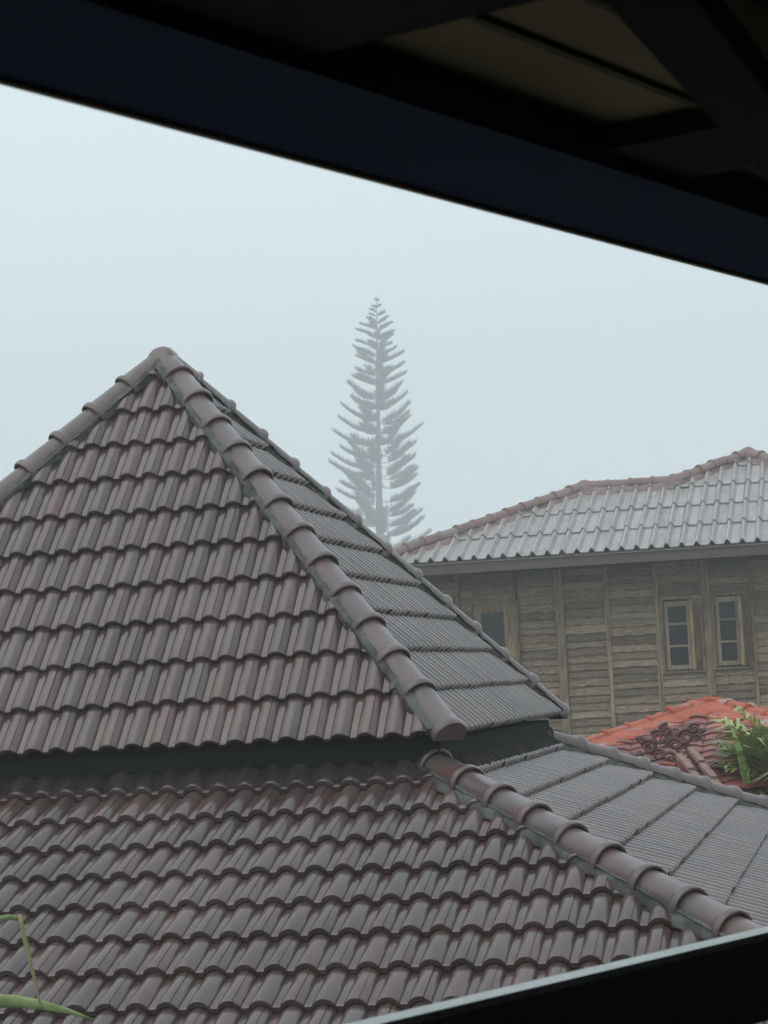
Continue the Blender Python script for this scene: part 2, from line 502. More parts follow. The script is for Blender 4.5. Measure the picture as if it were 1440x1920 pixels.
def hip_caps(tier, fi, s, w_bot, z_bot, w_tp, z_tp, zc, expo=.312, phase=.0, first_long=True):
    """caps on the hip between face fi and the next one"""
    nn, uu = FACES[fi]
    kl = KL if tier == 0 else 1.
    bot = P(CX, CY, z_bot)+stretch((nn+uu)*w_bot, kl)
    top = P(CX, CY, z_tp)+stretch((nn+uu)*w_tp, kl)
    y = (top-bot).normalized(); x = y.cross(Vector((0, 0, 1))).normalized(); z = x.cross(y)
    Lh = (top-bot).length
    base = Matrix((x, y, z)).transposed().to_4x4()
    me = CAPS.get(('n', zc))
    if me is None:
        v, f = cap_geo(expo+.06, zc=zc); me = CAPS[('n', zc)] = mesh('ridge_tile', v, f, M['ridge'], True, 50)
        v, f = cap_geo(.42, zc=zc, closed=True)
        v = [Vector((a.x*1.0, a.y, a.z)) for a in v]
        # the end cap has no collar
        v = [Vector((a.x*(.93 if a.y < .05 else 1), a.y, (a.z-zc)*(.93 if a.y < .05 else 1)+zc)) for a in v]
        CAPS[('e', zc)] = mesh('end_ridge_tile', v, f, M['ridge'], True, 50)
    d = 0. if tier == 0 else -.05
    k = 0
    rr = random.Random(fi*7+tier)
    while d < Lh-.08:
        mw = base.copy(); mw.translation = bot+y*d+z*(rr.gauss(0, .002)+.004)
        mw = mw @ Matrix.Rotation(rr.gauss(0, .012), 4, 'Z') @ Matrix.Rotation(-.020, 4, 'X')
        ln_ = expo+.06 if k else .42
        if d+ln_ > Lh+.03: mw = mw @ Matrix.Diagonal((1, max(.25, (Lh+.03-d)/ln_), 1, 1))
        link('ridge_tile' if k else 'end_ridge_tile', me if k else CAPS[('e', zc)], ROOFS[tier], mw)
        d += expo if k else .36
        k += 1
    # mortar on both sides of the hip
    for side, (f2, sg) in enumerate(((fi, 1), ((fi+1) % 4, -1))):
        n2, u2 = FACES[f2]
        cs, sn = math.cos(s), math.sin(s)
        nr = n2*sn+Vector((0, 0, cs))
        inw = -u2*sg                                 # in the face, away from the hip, along the course
        b = MB()
        N = 90
        prof = [(0., .048), (.07, .046), (.10, .042), (.7, .036), (1., .018), (1.12, -.012)]
        rows = []
        for i in range(N+1):
            t = i/N
            p = bot.lerp(top, t)
            h = Vector((t*Lh*9, fi*3.1+side*7.7+tier*13, 0))
            wid = (.125 if tier == 0 else .155)*(1+.30*noise.noise(h)+.22*noise.noise(h*2.7)+.1*noise.noise(h*7))
            row = []
            for (q, hh) in prof:
                dd = q*wid if q > .2 else q*1.3
                hz = hh+.010*noise.noise(h*1.7+Vector((0, q*9, 3)))
                row.append(p+inw*dd+nr*hz)
            rows.append(row)
        m1 = len(prof)
        for r in rows: b.v += r
        for i in range(N):
            for q in range(m1-1):
                b.f.append((i*m1+q, i*m1+q+1, (i+1)*m1+q+1, (i+1)*m1+q))
        b.build('mortar_bed', M['mortar'], ROOFS[tier], True, 60)
CAPS = {}
ap_z = Z_UP+A_UP*math.tan(S1)
for fi in range(4):
    hip_caps(0, fi, S1, A_UP, Z_UP, .07, ap_z-.07*math.tan(S1), -.026)
    hip_caps(1, fi, S2, 4.87, -.551-(4.87-2.266)*math.tan(S2), 2.03, -.551+(2.266-2.03)*math.tan(S2), .012)
# apex: a squat cement-bedded crown where the hips meet
b = MB()
rings = [(.0, .062), (.03, .057), (.06, .044), (.09, .016), (.115, -.03), (.13, -.08)]
vs = []
for (r, h) in rings:
    for k in range(16):
        a = 2*math.pi*k/16
        q = 1+.10*math.cos(4*(a-math.pi/4))*(r > .05)
        jn = .006*noise.noise(Vector((math.cos(a)*3, math.sin(a)*3, r*20)))
        vs.append(P(CX+math.cos(a)*r*q, CY+math.sin(a)*r*q, ap_z+h-.012+jn))
fs = []
for i in range(len(rings)-1):
    for k in range(16):
        fs.append((i*16+k, (i+1)*16+k, (i+1)*16+(k+1) % 16, i*16+(k+1) % 16))
b.add(vs, fs)
b.build('apex_crown', M['ridge'], up_roof, True, 60)

# recess under the upper eave: short wall, flashing, fascia, soffit
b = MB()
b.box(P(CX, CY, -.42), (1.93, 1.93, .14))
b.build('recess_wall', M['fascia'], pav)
b = MB()
z_e = Z_UP-.035
for fi in range(4):
    nn, uu = FACES[fi]
    ex = (A_UP-.10)*(KL-1)/2
    b.box(P(CX, CY, z_e-.055)+stretch(nn*(A_UP-.10), KL)-(Vector((ex, 0, 0)) if fi % 2 == 0 else Vector()), (A_UP-.10+(.012 if fi % 2 else -.012+ex), .012, .050), (uu, nn, Vector((0, 0, 1))))
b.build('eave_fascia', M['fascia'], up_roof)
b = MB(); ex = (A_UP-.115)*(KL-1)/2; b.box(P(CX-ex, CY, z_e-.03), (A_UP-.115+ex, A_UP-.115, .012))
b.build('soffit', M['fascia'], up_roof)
for fi in range(4):
    nn, uu = FACES[fi]
    b = MB(); N = 420; pr = [(1.95, .10), (2.05, .060), (2.14, .032), (2.19, .020), (2.235, .014), (2.250, -.02)]
    phf = 5.615*D-4*D if fi == 0 else 0.
    for i in range(N+1):
        t = -1+2*i/N
        for (wd, h) in pr:
            hv = Vector((t*17, fi*5, wd*2))
            wv = wd+(.010*noise.noise(hv)+.008*noise.noise(hv*3))*(wd > 2.1)
            z = -.551-(wv-2.266)*math.tan(S2)
            b.v.append(face_pt(fi, t*wv, wv, z, h+.003*noise.noise(hv*4)+(roll_h((t*wv-phf)/D) if wd > 2.1 else .02), S2))
    m1 = len(pr)
    for i in range(N):
        for q in range(m1-1): b.f.append((i*m1+q, i*m1+q+1, (i+1)*m1+q+1, (i+1)*m1+q))
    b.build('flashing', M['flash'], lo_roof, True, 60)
# lower eave boards, posts and floor
z_l = -.551-(4.866-2.266)*math.tan(S2)
for fi in range(4):
    nn, uu = FACES[fi]
    b = MB(); b.box(P(CX, CY, z_l-.13)+nn*4.78, (4.78+(.012 if fi % 2 else -.012), .012, .09), (uu, nn, Vector((0, 0, 1))))
    b.build('lower_fascia', M['fascia'], lo_roof)
for sx in (-1, 0, 1):
    for sy in (-1, 0, 1):
        if sx == 0 and sy == 0: continue
        b = MB(); b.box(P(CX+sx*4.0, CY+sy*4.0, -3.35), (.09, .09, 1.62))
        b.box(P(CX+sx*4.0, CY+sy*4.0, -4.8), (.15, .15, .17))
        b.build('post', M['fascia'], pav)
b = MB(); b.box(P(CX, CY, -4.90), (4.5, 4.5, .12)); b.build('floor_slab', M['paving'], pav)

# =================================================================== the wooden house behind
YE, YW = 36.0, 37.2
SH = R(21.5); GH = 1.06; RIB = .2370
XL, XR = -7.85, 2.47
Z_HE = 1.905
house = empty('wooden_house', P(-2.7, 40.2, -GZ), 'old weathered plank-walled house with grey sheet roof seen through light fog', 'house')
csH, snH = math.cos(SH), math.sin(SH)
APX, WR = 4.39, 3.16                      # plan depth of the main apex and of the wing's ridge
def hp(x, plan, nrm=0.):
    return P(x, YE+plan, Z_HE+plan*math.tan(SH))+Vector((0, -snH, csH))*nrm
X_AP = -1.92
# roof shell: main pyramid and lower wing with one common front slope
b = MB()
zt = lambda p: Z_HE+p*math.tan(SH)
off = Vector((0, 0, -.05))
fl = hp(XL, 0)+off; fr_ = hp(XR, 0)+off
wl = hp(XL+WR, WR)+off; wr = hp(X_AP-(APX-WR), WR)+off; apx = hp(X_AP, APX)+off
b.add([fl, fr_, apx, wr, wl], [(0, 1, 2, 3, 4)])
bl = P(XL, YE+2*WR, Z_HE)+off
mb_l = P(X_AP-APX, YE+2*WR, Z_HE)+off
b.add([fl, wl, bl], [(0, 1, 2)])
b.add([wl, wr, P(X_AP-APX, YE+2*WR, Z_HE)+off, bl], [(0, 1, 2, 3)])
br = P(XR, YE+2*APX, Z_HE)+off; bl2 = P(X_AP-APX, YE+2*APX, Z_HE)+off
b.add([fr_, br, apx], [(0, 1, 2)])
b.add([br, bl2, apx], [(0, 1, 2)])
b.add([bl2, mb_l, wr, apx], [(0, 1, 2, 3)])
h_roof = b.build('house_roof', M['sheet'], house)
PARENT_INV[h_roof.name] = ID
def rib_h(x):
    t = (x/RIB) % 1.0
    if t < .16: return .066*t/.16
    if t < .27: return .066+.004*math.sin((t-.16)/.11*math.pi)
    if t < .46: return .066*(1-(t-.27)/.19)
    return 0.
SX = [0, .16, .21, .27, .46, .73, 1.0, 1.16, 1.21, 1.27, 1.46, 1.73, 1.99]
SLN = GH+.12
sv, sf = [], []
for (y, dz) in [(0, -.016), (0, 0.), (SLN, -.026*SLN/GH)]:
    for t in SX: sv.append(Vector((t*RIB, y, rib_h(t*RIB)+dz)))
ns_ = len(SX)
for r in range(2):
    for i in range(ns_-1): sf.append((r*ns_+i, r*ns_+i+1, (r+1)*ns_+i+1, (r+1)*ns_+i))
SHEET_ME = mesh('roof_sheet', sv, sf, M['sheet'], True, 35)
fm = Matrix((Vector((1, 0, 0)), Vector((0, csH, snH)), Vector((0, -snH, csH)))).transposed().to_4x4()
rs = random.Random(5)
for row in range(5):
    ncol = int((XR-XL)/(2*RIB))+2
    for i in range(-1, ncol):
        x0 = -4.258-.21*RIB+2*RIB*(i-8)
        pl = row*GH*csH
        planes = []
        def side(no, co): planes.append((co, no))
        # the left and the right hip and the wing's ridge bound the slope
        xl = XL; xr = XR
        pmax = lambda x: max(min(x-XL, WR), min(x-(X_AP-APX), APX))
        x1 = x0+2*RIB
        if x1 < XL+pl+.02 or x0 > XR-pl-.02: continue
        top_mid = max(pmax(x0), pmax(x1), pmax((x0+x1)/2))
        if x1 < X_AP and pl > top_mid-.06: continue
        # right hip
        if x1 > XR-pl-SLN*csH: planes.append((Vector((XR-pl-x0, 0, 0)), Vector((1, csH, 0)).normalized()))
        if x0 < X_AP:
            if x1 <= XL+WR+.3:                                   # under the wing's left hip
                if x0 < XL+pl+SLN*csH: planes.append((Vector((XL+pl-x0, 0, 0)), Vector((-1, csH, 0)).normalized()))
            if x1 <= X_AP-(APX-WR)+.2:
                if pl+SLN*csH > WR: planes.append((Vector((0, (WR-pl)/csH, 0)), Vector((0, 1, 0))))
            elif x0 < X_AP-APX+pl+SLN*csH:
                planes.append((Vector((X_AP-APX+pl-x0, 0, 0)), Vector((-1, csH, 0)).normalized()))
        v, f = (sv, sf) if not planes else cut_mesh(sv, sf, planes)
        if len(f) < 2: continue
        if max(q.y for q in v)-min(q.y for q in v) < .08 or max(q.x for q in v)-min(q.x for q in v) < .05: continue
        me = SHEET_ME if not planes else mesh('cut_sheet', v, f, M['sheet'], True, 35)
        mw = fm.copy(); mw.translation = hp(x0, pl)
        mw = mw @ Matrix.Rotation(rs.gauss(0, .003), 4, 'Z') @ Matrix.Rotation(rs.gauss(0, .002), 4, 'X')
        link('roof_sheet', me, h_roof, mw)
# ridge caps
def run_caps(a, bb, expo, r0, ma, parent, name='ridge_cap', zc=0.):
    a, bb = Vector(a), Vector(bb)
    y = (bb-a).normalized(); x = y.cross(Vector((0, 0, 1))).normalized(); z = x.cross(y)
    v, f = cap_geo(expo+.05, r0=r0, zc=zc, ang=95, closed=True)
    me = mesh(name, v, f, ma, True, 50)
    nn_ = max(1, round((bb-a).length/expo)); st = (bb-a).length/nn_
    for k in range(nn_):
        mw = Matrix((x, y, z)).transposed().to_4x4(); mw.translation = a+y*(k*st)+z*rs.gauss(0, .006)
        mw = mw @ Matrix.Rotation(rs.gauss(0, .02), 4, 'Z')
        link(name, me, parent, mw)
up5 = Vector((0, 0, .045))
run_caps(hp(XL, 0)+up5, wl+up5*2, .36, .115, M['hridge'], h_roof)
run_caps(wl+up5*2, wr+up5*2, .36, .115, M['hridge'], h_roof)
run_caps(wr+up5*2, apx+up5*2, .30, .115, M['hridge'], h_roof)
run_caps(fr_+up5*2, apx+up5*2, .36, .115, M['hridge'], h_roof)
b = MB()
for (a, c) in ((fl, wl), (wl, wr), (wr, apx), (fr_, apx)):       # cement under the caps, ragged on the front
    N = 50; base = len(b.v)
    dirv = (c-a).normalized()
    for i in range(N+1):
        t = i/N; p = a.lerp(c, t)
        hv = Vector((p.x*3.3, p.y*3, 1))
        wd = .20+.12*noise.noise(hv)+.09*noise.noise(hv*3)
        dn = Vector((0, -csH, -snH))
        if abs(dirv.x) < .9: dn = (Vector((1 if c.x > a.x else -1, 0, 0))*.75+dn*.3)
        nr = Vector((0, -snH, csH))
        b.v += [p+nr*.12, p+dn*wd*.5+nr*.095, p+dn*wd+nr*.045, p+dn*(wd+.05)+nr*.0]
    for i in range(N):
        for q in range(3): b.f.append((base+i*4+q, base+i*4+q+1, base+i*4+q+5, base+i*4+q+4))
b.build('ridge_mortar', M['hridge'], h_roof, True, 60)
for c in (wl, wr, apx):
    q = MB(); q.tube([c+Vector((0, 0, z_)) for z_ in (-.1, .08, .17, .22)], [.20, .18, .13, .04], 10); q.build('ridge_joint', M['hridge'], h_roof, True, 60)
# fascia in two boards, soffit
b = MB(); b.box(P((XL+XR)/2, YE+.05, Z_HE-.085), ((XR-XL)/2-.06, .015, .055)); b.build('fascia_board', M['hfascia'], h_roof)
b = MB(); b.box(P((XL+XR)/2, YE+.025, Z_HE-.17), ((XR-XL)/2-.03, .015, .045)); b.build('fascia_board', M['hfascia'], h_roof)
b = MB(); b.box(P(XL+.04, YE+WR, Z_HE-.11), (.015, WR-.04, .09)); b.build('fascia_board', M['hfascia'], h_roof)
b = MB(); b.box(P((XL+XR)/2, YE+.68, Z_HE-.18), ((XR-XL)/2-.1, .60, .01)); b.build('eave_soffit', M['fascia'], h_roof)

# the wall: dark backing, each plank a piece, posts and battens proud of the planks
b = MB()
b.box(P(-2.4, YW+1.9, -1.6), (4.7, 1.85, 3.38))
h_wall = b.build('wall', M['backing'], house)
PARENT_INV[h_wall.name] = ID
rp = random.Random(11)
PLANKS = []
for k in range(7):
    v, f = [], []
    N = 10
    for i in range(N+1):
        x = -.5+i/N
        lo_ = -.5+.10*noise.noise(Vector((x*5, k*9.1, 0)))+.06*noise.noise(Vector((x*13, k*9.1, 4)))
        hi_ = .5+.05*noise.noise(Vector((x*6, k*5.3, 8)))
        bow = .25*noise.noise(Vector((x*4, k*3.7, 2)))
        v += [Vector((x, .5, lo_)), Vector((x, -.62+bow, lo_)), Vector((x, .10+bow*.4, hi_)), Vector((x, .5, hi_))]
    for i in range(N):
        for q in range(3): f.append((i*4+q, i*4+q+1, i*4+q+5, i*4+q+4))
    f += [(0, 1, 2, 3), (N*4+3, N*4+2, N*4+1, N*4)]
    f = [tuple(reversed(q)) for q in f]
    PLANKS.append(mesh('plank', v, f, M['plank'], False))
def lay_planks(x0, x1, z0, z1, step=.125):
    z = z0
    while z < z1-.03:
        hh = min(step*rp.uniform(.82, 1.18), z1-z)
        mw = Matrix.Translation(P((x0+x1)/2, YW-.014, z+hh/2)) @ Matrix.Rotation(rp.gauss(0, .006), 4, 'Y') @ Matrix.Diagonal((x1-x0-.004, .055, hh*.985, 1)).to_4x4()
        link('plank', rp.choice(PLANKS), h_wall, mw)
        z += hh
ZB, ZT = -2.2, 1.74
lay_planks(-7.08, -6.70, ZB, ZT); lay_planks(-6.62, -6.42, ZB, ZT)
lay_planks(-6.42, -5.70, ZB, -.02); lay_planks(-6.42, -5.70, 1.22, ZT)
lay_planks(-5.66, -5.05, ZB, ZT); lay_planks(-4.90, -4.234, ZB, ZT)
lay_planks(-4.164, -3.427, ZB, ZT)
lay_planks(-3.349, -2.645, ZB, -.10); lay_planks(-3.349, -2.645, 1.16, ZT)
lay_planks(-2.525, -1.886, ZB, -.08); lay_planks(-2.525, -1.886, 1.18, ZT)
lay_planks(-1.827, -1.10, ZB, ZT); lay_planks(-1.03, -.30, ZB, ZT); lay_planks(-.15, .6, ZB, ZT); lay_planks(.68, 1.4, ZB, ZT); lay_planks(1.48, 2.2, ZB, ZT)
def stick(name, x0, x1, z0, z1, y, th, ma, parent, lean=0.):
    q = MB(); N = 8
    for i in range(N+1):
        t = i/N; z = z0+(z1-z0)*t
        e = .008*noise.noise(Vector((x0*3, z*2, 1))); e2 = .008*noise.noise(Vector((x1*3, z*2, 5)))
        dx = lean*(t-.5)
        q.v += [P(x0+e+dx, y+th, z), P(x0+e+dx, y, z), P(x1+e2+dx, y, z), P(x1+e2+dx, y+th, z)]
    for i in range(N):
        for k in range(4): q.f.append((i*4+k, i*4+(k+1) % 4, i*4+4+(k+1) % 4, i*4+4+k))
    q.f += [(0, 3, 2, 1), (N*4, N*4+1, N*4+2, N*4+3)]
    return q.build(name, ma, parent)
for (x0, x1, th) in ((-5.05, -4.90, .09), (-2.645, -2.525, .09), (-.30, -.15, .09)):
    stick('wall_post', x0, x1, ZB, ZT, YW-th, th, M['post'], house, rp.uniform(-.015, .015))
for (x0, x1) in ((-6.70, -6.62), (-4.234, -4.164), (-3.427, -3.349), (-1.886, -1.827), (-1.10, -1.03), (.6, .68), (1.4, 1.48), (2.2, 2.3)):
    stick('batten', x0, x1, ZB, ZT, YW-.062, .062, M['post'], house, rp.uniform(-.012, .012))
b = MB(); b.box(P(-5.2, YW-.055, -1.02), (.86, .03, .014)); b.build('string_course', M['plank'], house)

def window(x0, x1, z0, z1, sx0, sx1, sz0, sz1, nm, open_=True, ajar=.0):
    fr = MB()
    y = YW-.075
    fr.box(P(x0+.025, y+.03, (z0+z1)/2), (.025, .045, (z1-z0)/2)); fr.box(P(x1-.025, y+.03, (z0+z1)/2), (.025, .045, (z1-z0)/2))
    fr.box(P((x0+x1)/2, y+.03, z1-.025), ((x1-x0)/2-.051, .043, .025)); fr.box(P((x0+x1)/2, y+.02, z0+.02), ((x1-x0)/2-.051, .055, .02))
    wf = fr.build('window', M['frame'], house)
    PARENT_INV[wf.name] = ID
    # dark boards of the fixed side panels
    for (a, c) in ((x0+.052, sx0-.004), (sx1+.004, x1-.052)):
        if c-a > .02:
            q = MB(); q.box(P((a+c)/2, YW-.035, (z0+z1)/2), ((c-a)/2, .010, (z1-z0)/2-.052)); q.build('side_panel', M['post'], wf)
    st = .045
    sash = MB()
    ys = YW-.085
    sash.box(P(sx0+st/2, ys, (sz0+sz1)/2), (st/2, .02, (sz1-sz0)/2)); sash.box(P(sx1-st/2, ys, (sz0+sz1)/2), (st/2, .02, (sz1-sz0)/2))
    zs = [sz0+.035, sz0+(sz1-sz0)*.345, sz0+(sz1-sz0)*.67, sz1-.04]
    hs = [.035, .018, .018, .04]
    for zz, hh in zip(zs, hs): sash.box(P((sx0+sx1)/2, ys, zz), ((sx1-sx0)/2-st-.001, .018, hh))
    sash.build('sash', M['sash'], wf)
    for i in range(3):
        a, c = zs[i]+hs[i]+.001, zs[i+1]-hs[i+1]-.001
        q = MB(); q.box(P((sx0+sx1)/2, ys+.004, (a+c)/2), ((sx1-sx0)/2-st-.002, .004, (c-a)/2)); q.build('pane', M['glass'], wf)
    if open_:      # casement leaf standing open, seen edge-on
        q = MB(); q.box(P(sx1+.035, YW-.20, (sz0+sz1)/2-.01), (.026, .17, (sz1-sz0)/2), (Vector((math.cos(ajar), math.sin(ajar), 0)), Vector((-math.sin(ajar), math.cos(ajar), 0)), Vector((0, 0, 1))))
        q.build('open_casement', M['casement'], wf)
window(-3.345, -2.650, -.09, 1.155, -3.255, -2.870, -.03, 1.07, 1, True, .12)
window(-2.520, -1.890, -.07, 1.175, -2.430, -2.085, .0, 1.10, 2, True, .08)
# the lone dark window by the pavilion's hip
fr = MB()
for (x0, x1) in ((-6.40, -6.27), (-5.90, -5.70)): fr.box(P((x0+x1)/2, YW-.05, .60), ((x1-x0)/2, .05, .62))
fr.box(P(-6.085, YW-.05, 1.14), (.184, .048, .078)); fr.box(P(-6.085, YW-.05, .03), (.184, .048, .05))
wf = fr.build('window', M['frame'], house); PARENT_INV[wf.name] = ID
q = MB(); q.box(P(-6.085, YW-.03, .57), (.183, .006, .488)); q.build('pane', M['glass'], wf)
stick('window_trim', -5.70, -5.66, -.5, 1.25, YW-.11, .10, M['frame'], wf)

# =================================================================== small red-roofed building
RX, RY, RZ = -1.57, 22.3, -.36
TR = .29; WRD = 2.45
red = empty('red_roofed_shrine', P(RX, RY, -GZ), 'small building with peeling orange-red hip roof in front of the plank wall', 'building')
SR = math.atan(TR)
b = MB(); cor = [P(RX+sx*WRD, RY+sy*WRD, RZ-WRD*TR-.03) for sx, sy in ((-1, -1), (1, -1), (1, 1), (-1, 1))]
b.add(cor+[P(RX, RY, RZ-.03)], [(0, 1, 4), (1, 2, 4), (2, 3, 4), (3, 0, 4)])
r_roof = b.build('hip_roof', M['maroon'], red); PARENT_INV[r_roof.name] = ID
rr = random.Random(21)
rest = MB()
cs, sn = math.cos(SR), math.sin(SR)
GR, WR_ = .17, .22
tv = [Vector((x, y, z)) for (y, z) in ((0, -.012), (0, .004), (GR+.03, -.012)) for x in (0, WR_*.3, WR_*.5, WR_*.7, WR_-.006)]
for q in tv:
    t = q.x/WR_
    q.z += .022*math.sin(math.pi*t)
tf = [(r*5+i, r*5+i+1, r*5+i+6, r*5+i+5) for r in range(2) for i in range(4)]
SHING = mesh('roof_tile', tv, tf, M['maroon'], True, 40)
for fi, (nn, uu) in enumerate(FACES):
    up = -nn*cs+Vector((0, 0, sn)); nr = nn*sn+Vector((0, 0, cs))
    k = 0
    while WRD-k*GR*cs > .1:
        wd = WRD-k*GR*cs; z = RZ-wd*TR
        i = -int(wd/WR_)-2
        while i*WR_ < wd:
            u0 = i*WR_
            pls = []
            if u0+WR_ > wd-(GR+.03)*cs: pls.append((Vector((wd-u0, 0, 0)), Vector((1, cs, 0)).normalized()))
            if u0 < -(wd-(GR+.03)*cs): pls.append((Vector((-wd-u0, 0, 0)), Vector((-1, cs, 0)).normalized()))
            v, f = (tv, tf) if not pls else cut_mesh(tv, tf, pls)
            if len(f) > 2:
                mw = Matrix((uu, up, nr)).transposed().to_4x4(); mw.translation = P(RX, RY, z)+nn*wd+uu*u0+nr*(.012+rr.gauss(0, .003))
                mw = mw @ Matrix.Rotation(rr.gauss(0, .02), 4, 'Z')
                c = proj(mw @ Vector((WR_/2, GR/2, 0)))
                if fi == 0 and 1060 < c[0] < 1460 and c[1] < 1500:
                    link('roof_tile', SHING if not pls else mesh('roof_tile', v, f, M['maroon'], True, 40), r_roof, mw)
                else:
                    rest.add([mw @ q for q in v], f)
            i += 1
        k += 1
o = rest.build('roof_tile_field', M['maroon'], r_roof, True, 40); o['kind'] = 'stuff'
for c in cor:
    run_caps(c+Vector((0, 0, .04)), P(RX, RY, RZ+.02), .27, .058, M['red'], r_roof, 'hip_cap')
# broad painted cement bands along the hips, ragged on the lower side
for ci, c in enumerate(cor):
    topp = P(RX, RY, RZ)
    for sg in (0, 1):
        fi = (ci-sg) % 4
        nn, uu = FACES[fi]
        nr = nn*sn+Vector((0, 0, cs))
        along = uu*(1 if sg == 0 else -1)
        b = MB(); N = 60
        for i in range(N+1):
            t = i/N; p = (c+Vector((0, 0, .03))).lerp(topp, t)
            hv = Vector((t*16, ci*4+sg*9, 0))
            wd = .36+.18*noise.noise(hv)+.14*noise.noise(hv*2.6)
            wd = max(.05, wd)*(1 if t < .93 else (1-t)/.07)
            b.v += [p+nr*.05, p+along*wd*.6+nr*.045, p+along*wd+nr*.032, p+along*(wd+.03)+nr*-.005]
        for i in range(N):
            for q in range(3): b.f.append((i*4+q, i*4+q+1, i*4+q+5, i*4+q+4))
        b.build('painted_mortar', M['red'], r_roof, True, 60)
b = MB(); b.box(P(RX, RY, RZ-.02), (.12, .12, .07)); b.build('apex_block', M['red'], r_roof)
b = MB(); b.box(P(RX, RY, -3.1), (1.75, 1.75, 1.9)); b.build('wall', M['plaster'], red)
b = MB()
for fi, (nn, uu) in enumerate(FACES): b.box(P(RX, RY, RZ-WRD*TR-.10)+nn*(WRD-.05), (WRD-.05+(.01 if fi % 2 else -.01), .015, .06), (uu, nn, Vector((0, 0, 1))))
b.build('eave_board', M['red'], r_roof)

# carved ornament with two tiled strips, standing on a small front gable of that roof
orn = empty('carved_gable_ornament', P(-1.75, 20.75, -1.05), 'dark carved scroll ornament with two pinkish tiled strips on the red roof', 'ornament')
cro = P(-1.80, 20.62, -.68)
def scroll(c, r, turns, start, sg, thick, squash=1.0):
    pts, rad = [], []
    N = int(16*turns)
    for i in range(N+1):
        t = i/N
        a = start+sg*2*math.pi*turns*t
        q = r*(1-.82*t)
        pts.append(c+Vector((math.cos(a)*q, -.02-.05*t, math.sin(a)*q*squash))); rad.append(thick*(1-.55*t))
    return pts, rad
ro = random.Random(4)
for (dx, dz, r, tn, st, sg, th) in [(-.20, .10, .13, 1.6, 2.6, -1, .026), (-.34, -.02, .11, 1.5, 2.4, -1, .024), (-.10, .20, .10, 1.4, 1.2, 1, .022), (.17, .09, .13, 1.6, .6, 1, .026),
                                 (.28, .20, .09, 1.4, .4, 1, .02), (.02, .0, .12, 1.5, 3.6, -1, .026), (-.22, -.13, .10, 1.5, 3.0, -1, .022), (.12, -.08, .10, 1.5, .2, 1, .022),
                                 (-.08, -.16, .09, 1.4, 4.0, 1, .02), (.30, .06, .07, 1.3, 0, 1, .018), (-.45, .07, .07, 1.3, 3, -1, .018)]:
    p, rd = scroll(cro+Vector((dx, 0, dz)), r, tn, st, sg, th, .82)
    b = MB(); b.tube([cro+(q-cro)*.66 for q in p], rd, 6); b.build('scroll', M['carve'], orn, True, 60)
for (dx, dz, a, ln) in [(-.26, .06, 2.5, .16), (-.10, .15, 1.9, .14), (.02, .08, 1.5, .16), (.16, .14, 1.0, .15), (.27, .08, .7, .13), (-.36, -.06, 2.9, .14)]:
    c = cro+Vector((dx*.8, .03, dz*.8-.02)); ln *= .8; d = Vector((math.cos(a), 0, math.sin(a)*.8)); pn = Vector((-d.z, 0, d.x))
    b = MB()
    pts = [c+d*ln*t+pn*.04*math.sin(t*3.1) for t in (0, .25, .5, .75, 1)]
    b.tube(pts, [.035, .05, .042, .024, .004], 6); b.build('flame_leaf', M['carve'], orn, True, 60)
def strip(a, c, nn_, wd):
    a, c = Vector(a), Vector(c)
    d = (c-a)/nn_
    y = d.normalized(); x = y.cross(Vector((0, 0, 1))).normalized(); z = x.cross(y)
    # a dark carrier under the capping pieces
    k_ = MB(); k_.bar(a-z*.045, c-z*.045, wd*.8, .05); k_.build('carrier', M['carve'], orn)
    for i in range(nn_):
        q = MB(); p = a+d*(i+.5)
        q.box(p+z*(.012*(i % 2)), (wd/2, d.length/2-.004, .018), ((x).normalized(), (y+z*.06).normalized(), z)); q.build('capping_tile', M['strip'], orn)
strip(P(-1.747, 20.4, -.765), P(-1.415, 19.62, -1.12), 5, .062)
strip(P(-1.640, 20.4, -.715), P(-1.300, 19.62, -1.11), 6, .062)

# =================================================================== plants beside the red roof
def frond(origin, azim, rise, length, nleaf, leaf, name, ma, parent, droop=.9, wid=.012, seed=0, spread=1.0):
    r_ = random.Random(seed)
    pts = []
    p = Vector(origin); d = Vector((math.cos(azim)*math.cos(rise), math.sin(azim)*math.cos(rise), math.sin(rise)))
    st = length/16
    for i in range(17):
        pts.append(p.copy()); p = p+d*st
        d = (d+Vector((0, 0, -droop*st/length*(.4+1.2*i/16)))).normalized()
    b = MB(); b.tube(pts, [.012*(1-.8*i/16)+.002 for i in range(17)], 5)
    for k in range(nleaf):
        t = .12+.88*k/nleaf
        f = t*16; i = min(15, int(f)); q = pts[i].lerp(pts[i+1], f-i)
        dr = (pts[i+1]-pts[i]).normalized()
        sd_ = dr.cross(Vector((0, 0, 1))).normalized(); upv = sd_.cross(dr)
        for s_ in (-1, 1):
            ll = leaf*(.55+.6*math.sin(math.pi*min(1, t*.85+.12)))*r_.uniform(.8, 1.1)
            dv = (dr*r_.uniform(.55, .85)+sd_*s_*spread+upv*r_.uniform(.05, .45)).normalized()
            m1 = q+dv*ll*.5+Vector((0, 0, -.04*ll)); e = q+dv*ll+Vector((0, 0, -r_.uniform(.15, .42)*ll))
            wv = dv.cross(upv).normalized()*wid
            wv2 = upv*wid*.5
            b.add([q-wv*.5, q+wv*.5, m1+wv+wv2, m1-wv+wv2, e], [(0, 1, 2, 3), (3, 2, 4)])
    return b.build(name, ma, parent, False)
pc = P(-.70, 20.42, -1.30)
palm = empty('palm', P(-.82, 20.5, -GZ), 'bushy palm with yellow-green feathery fronds at the right edge beside the red roof', 'palm')
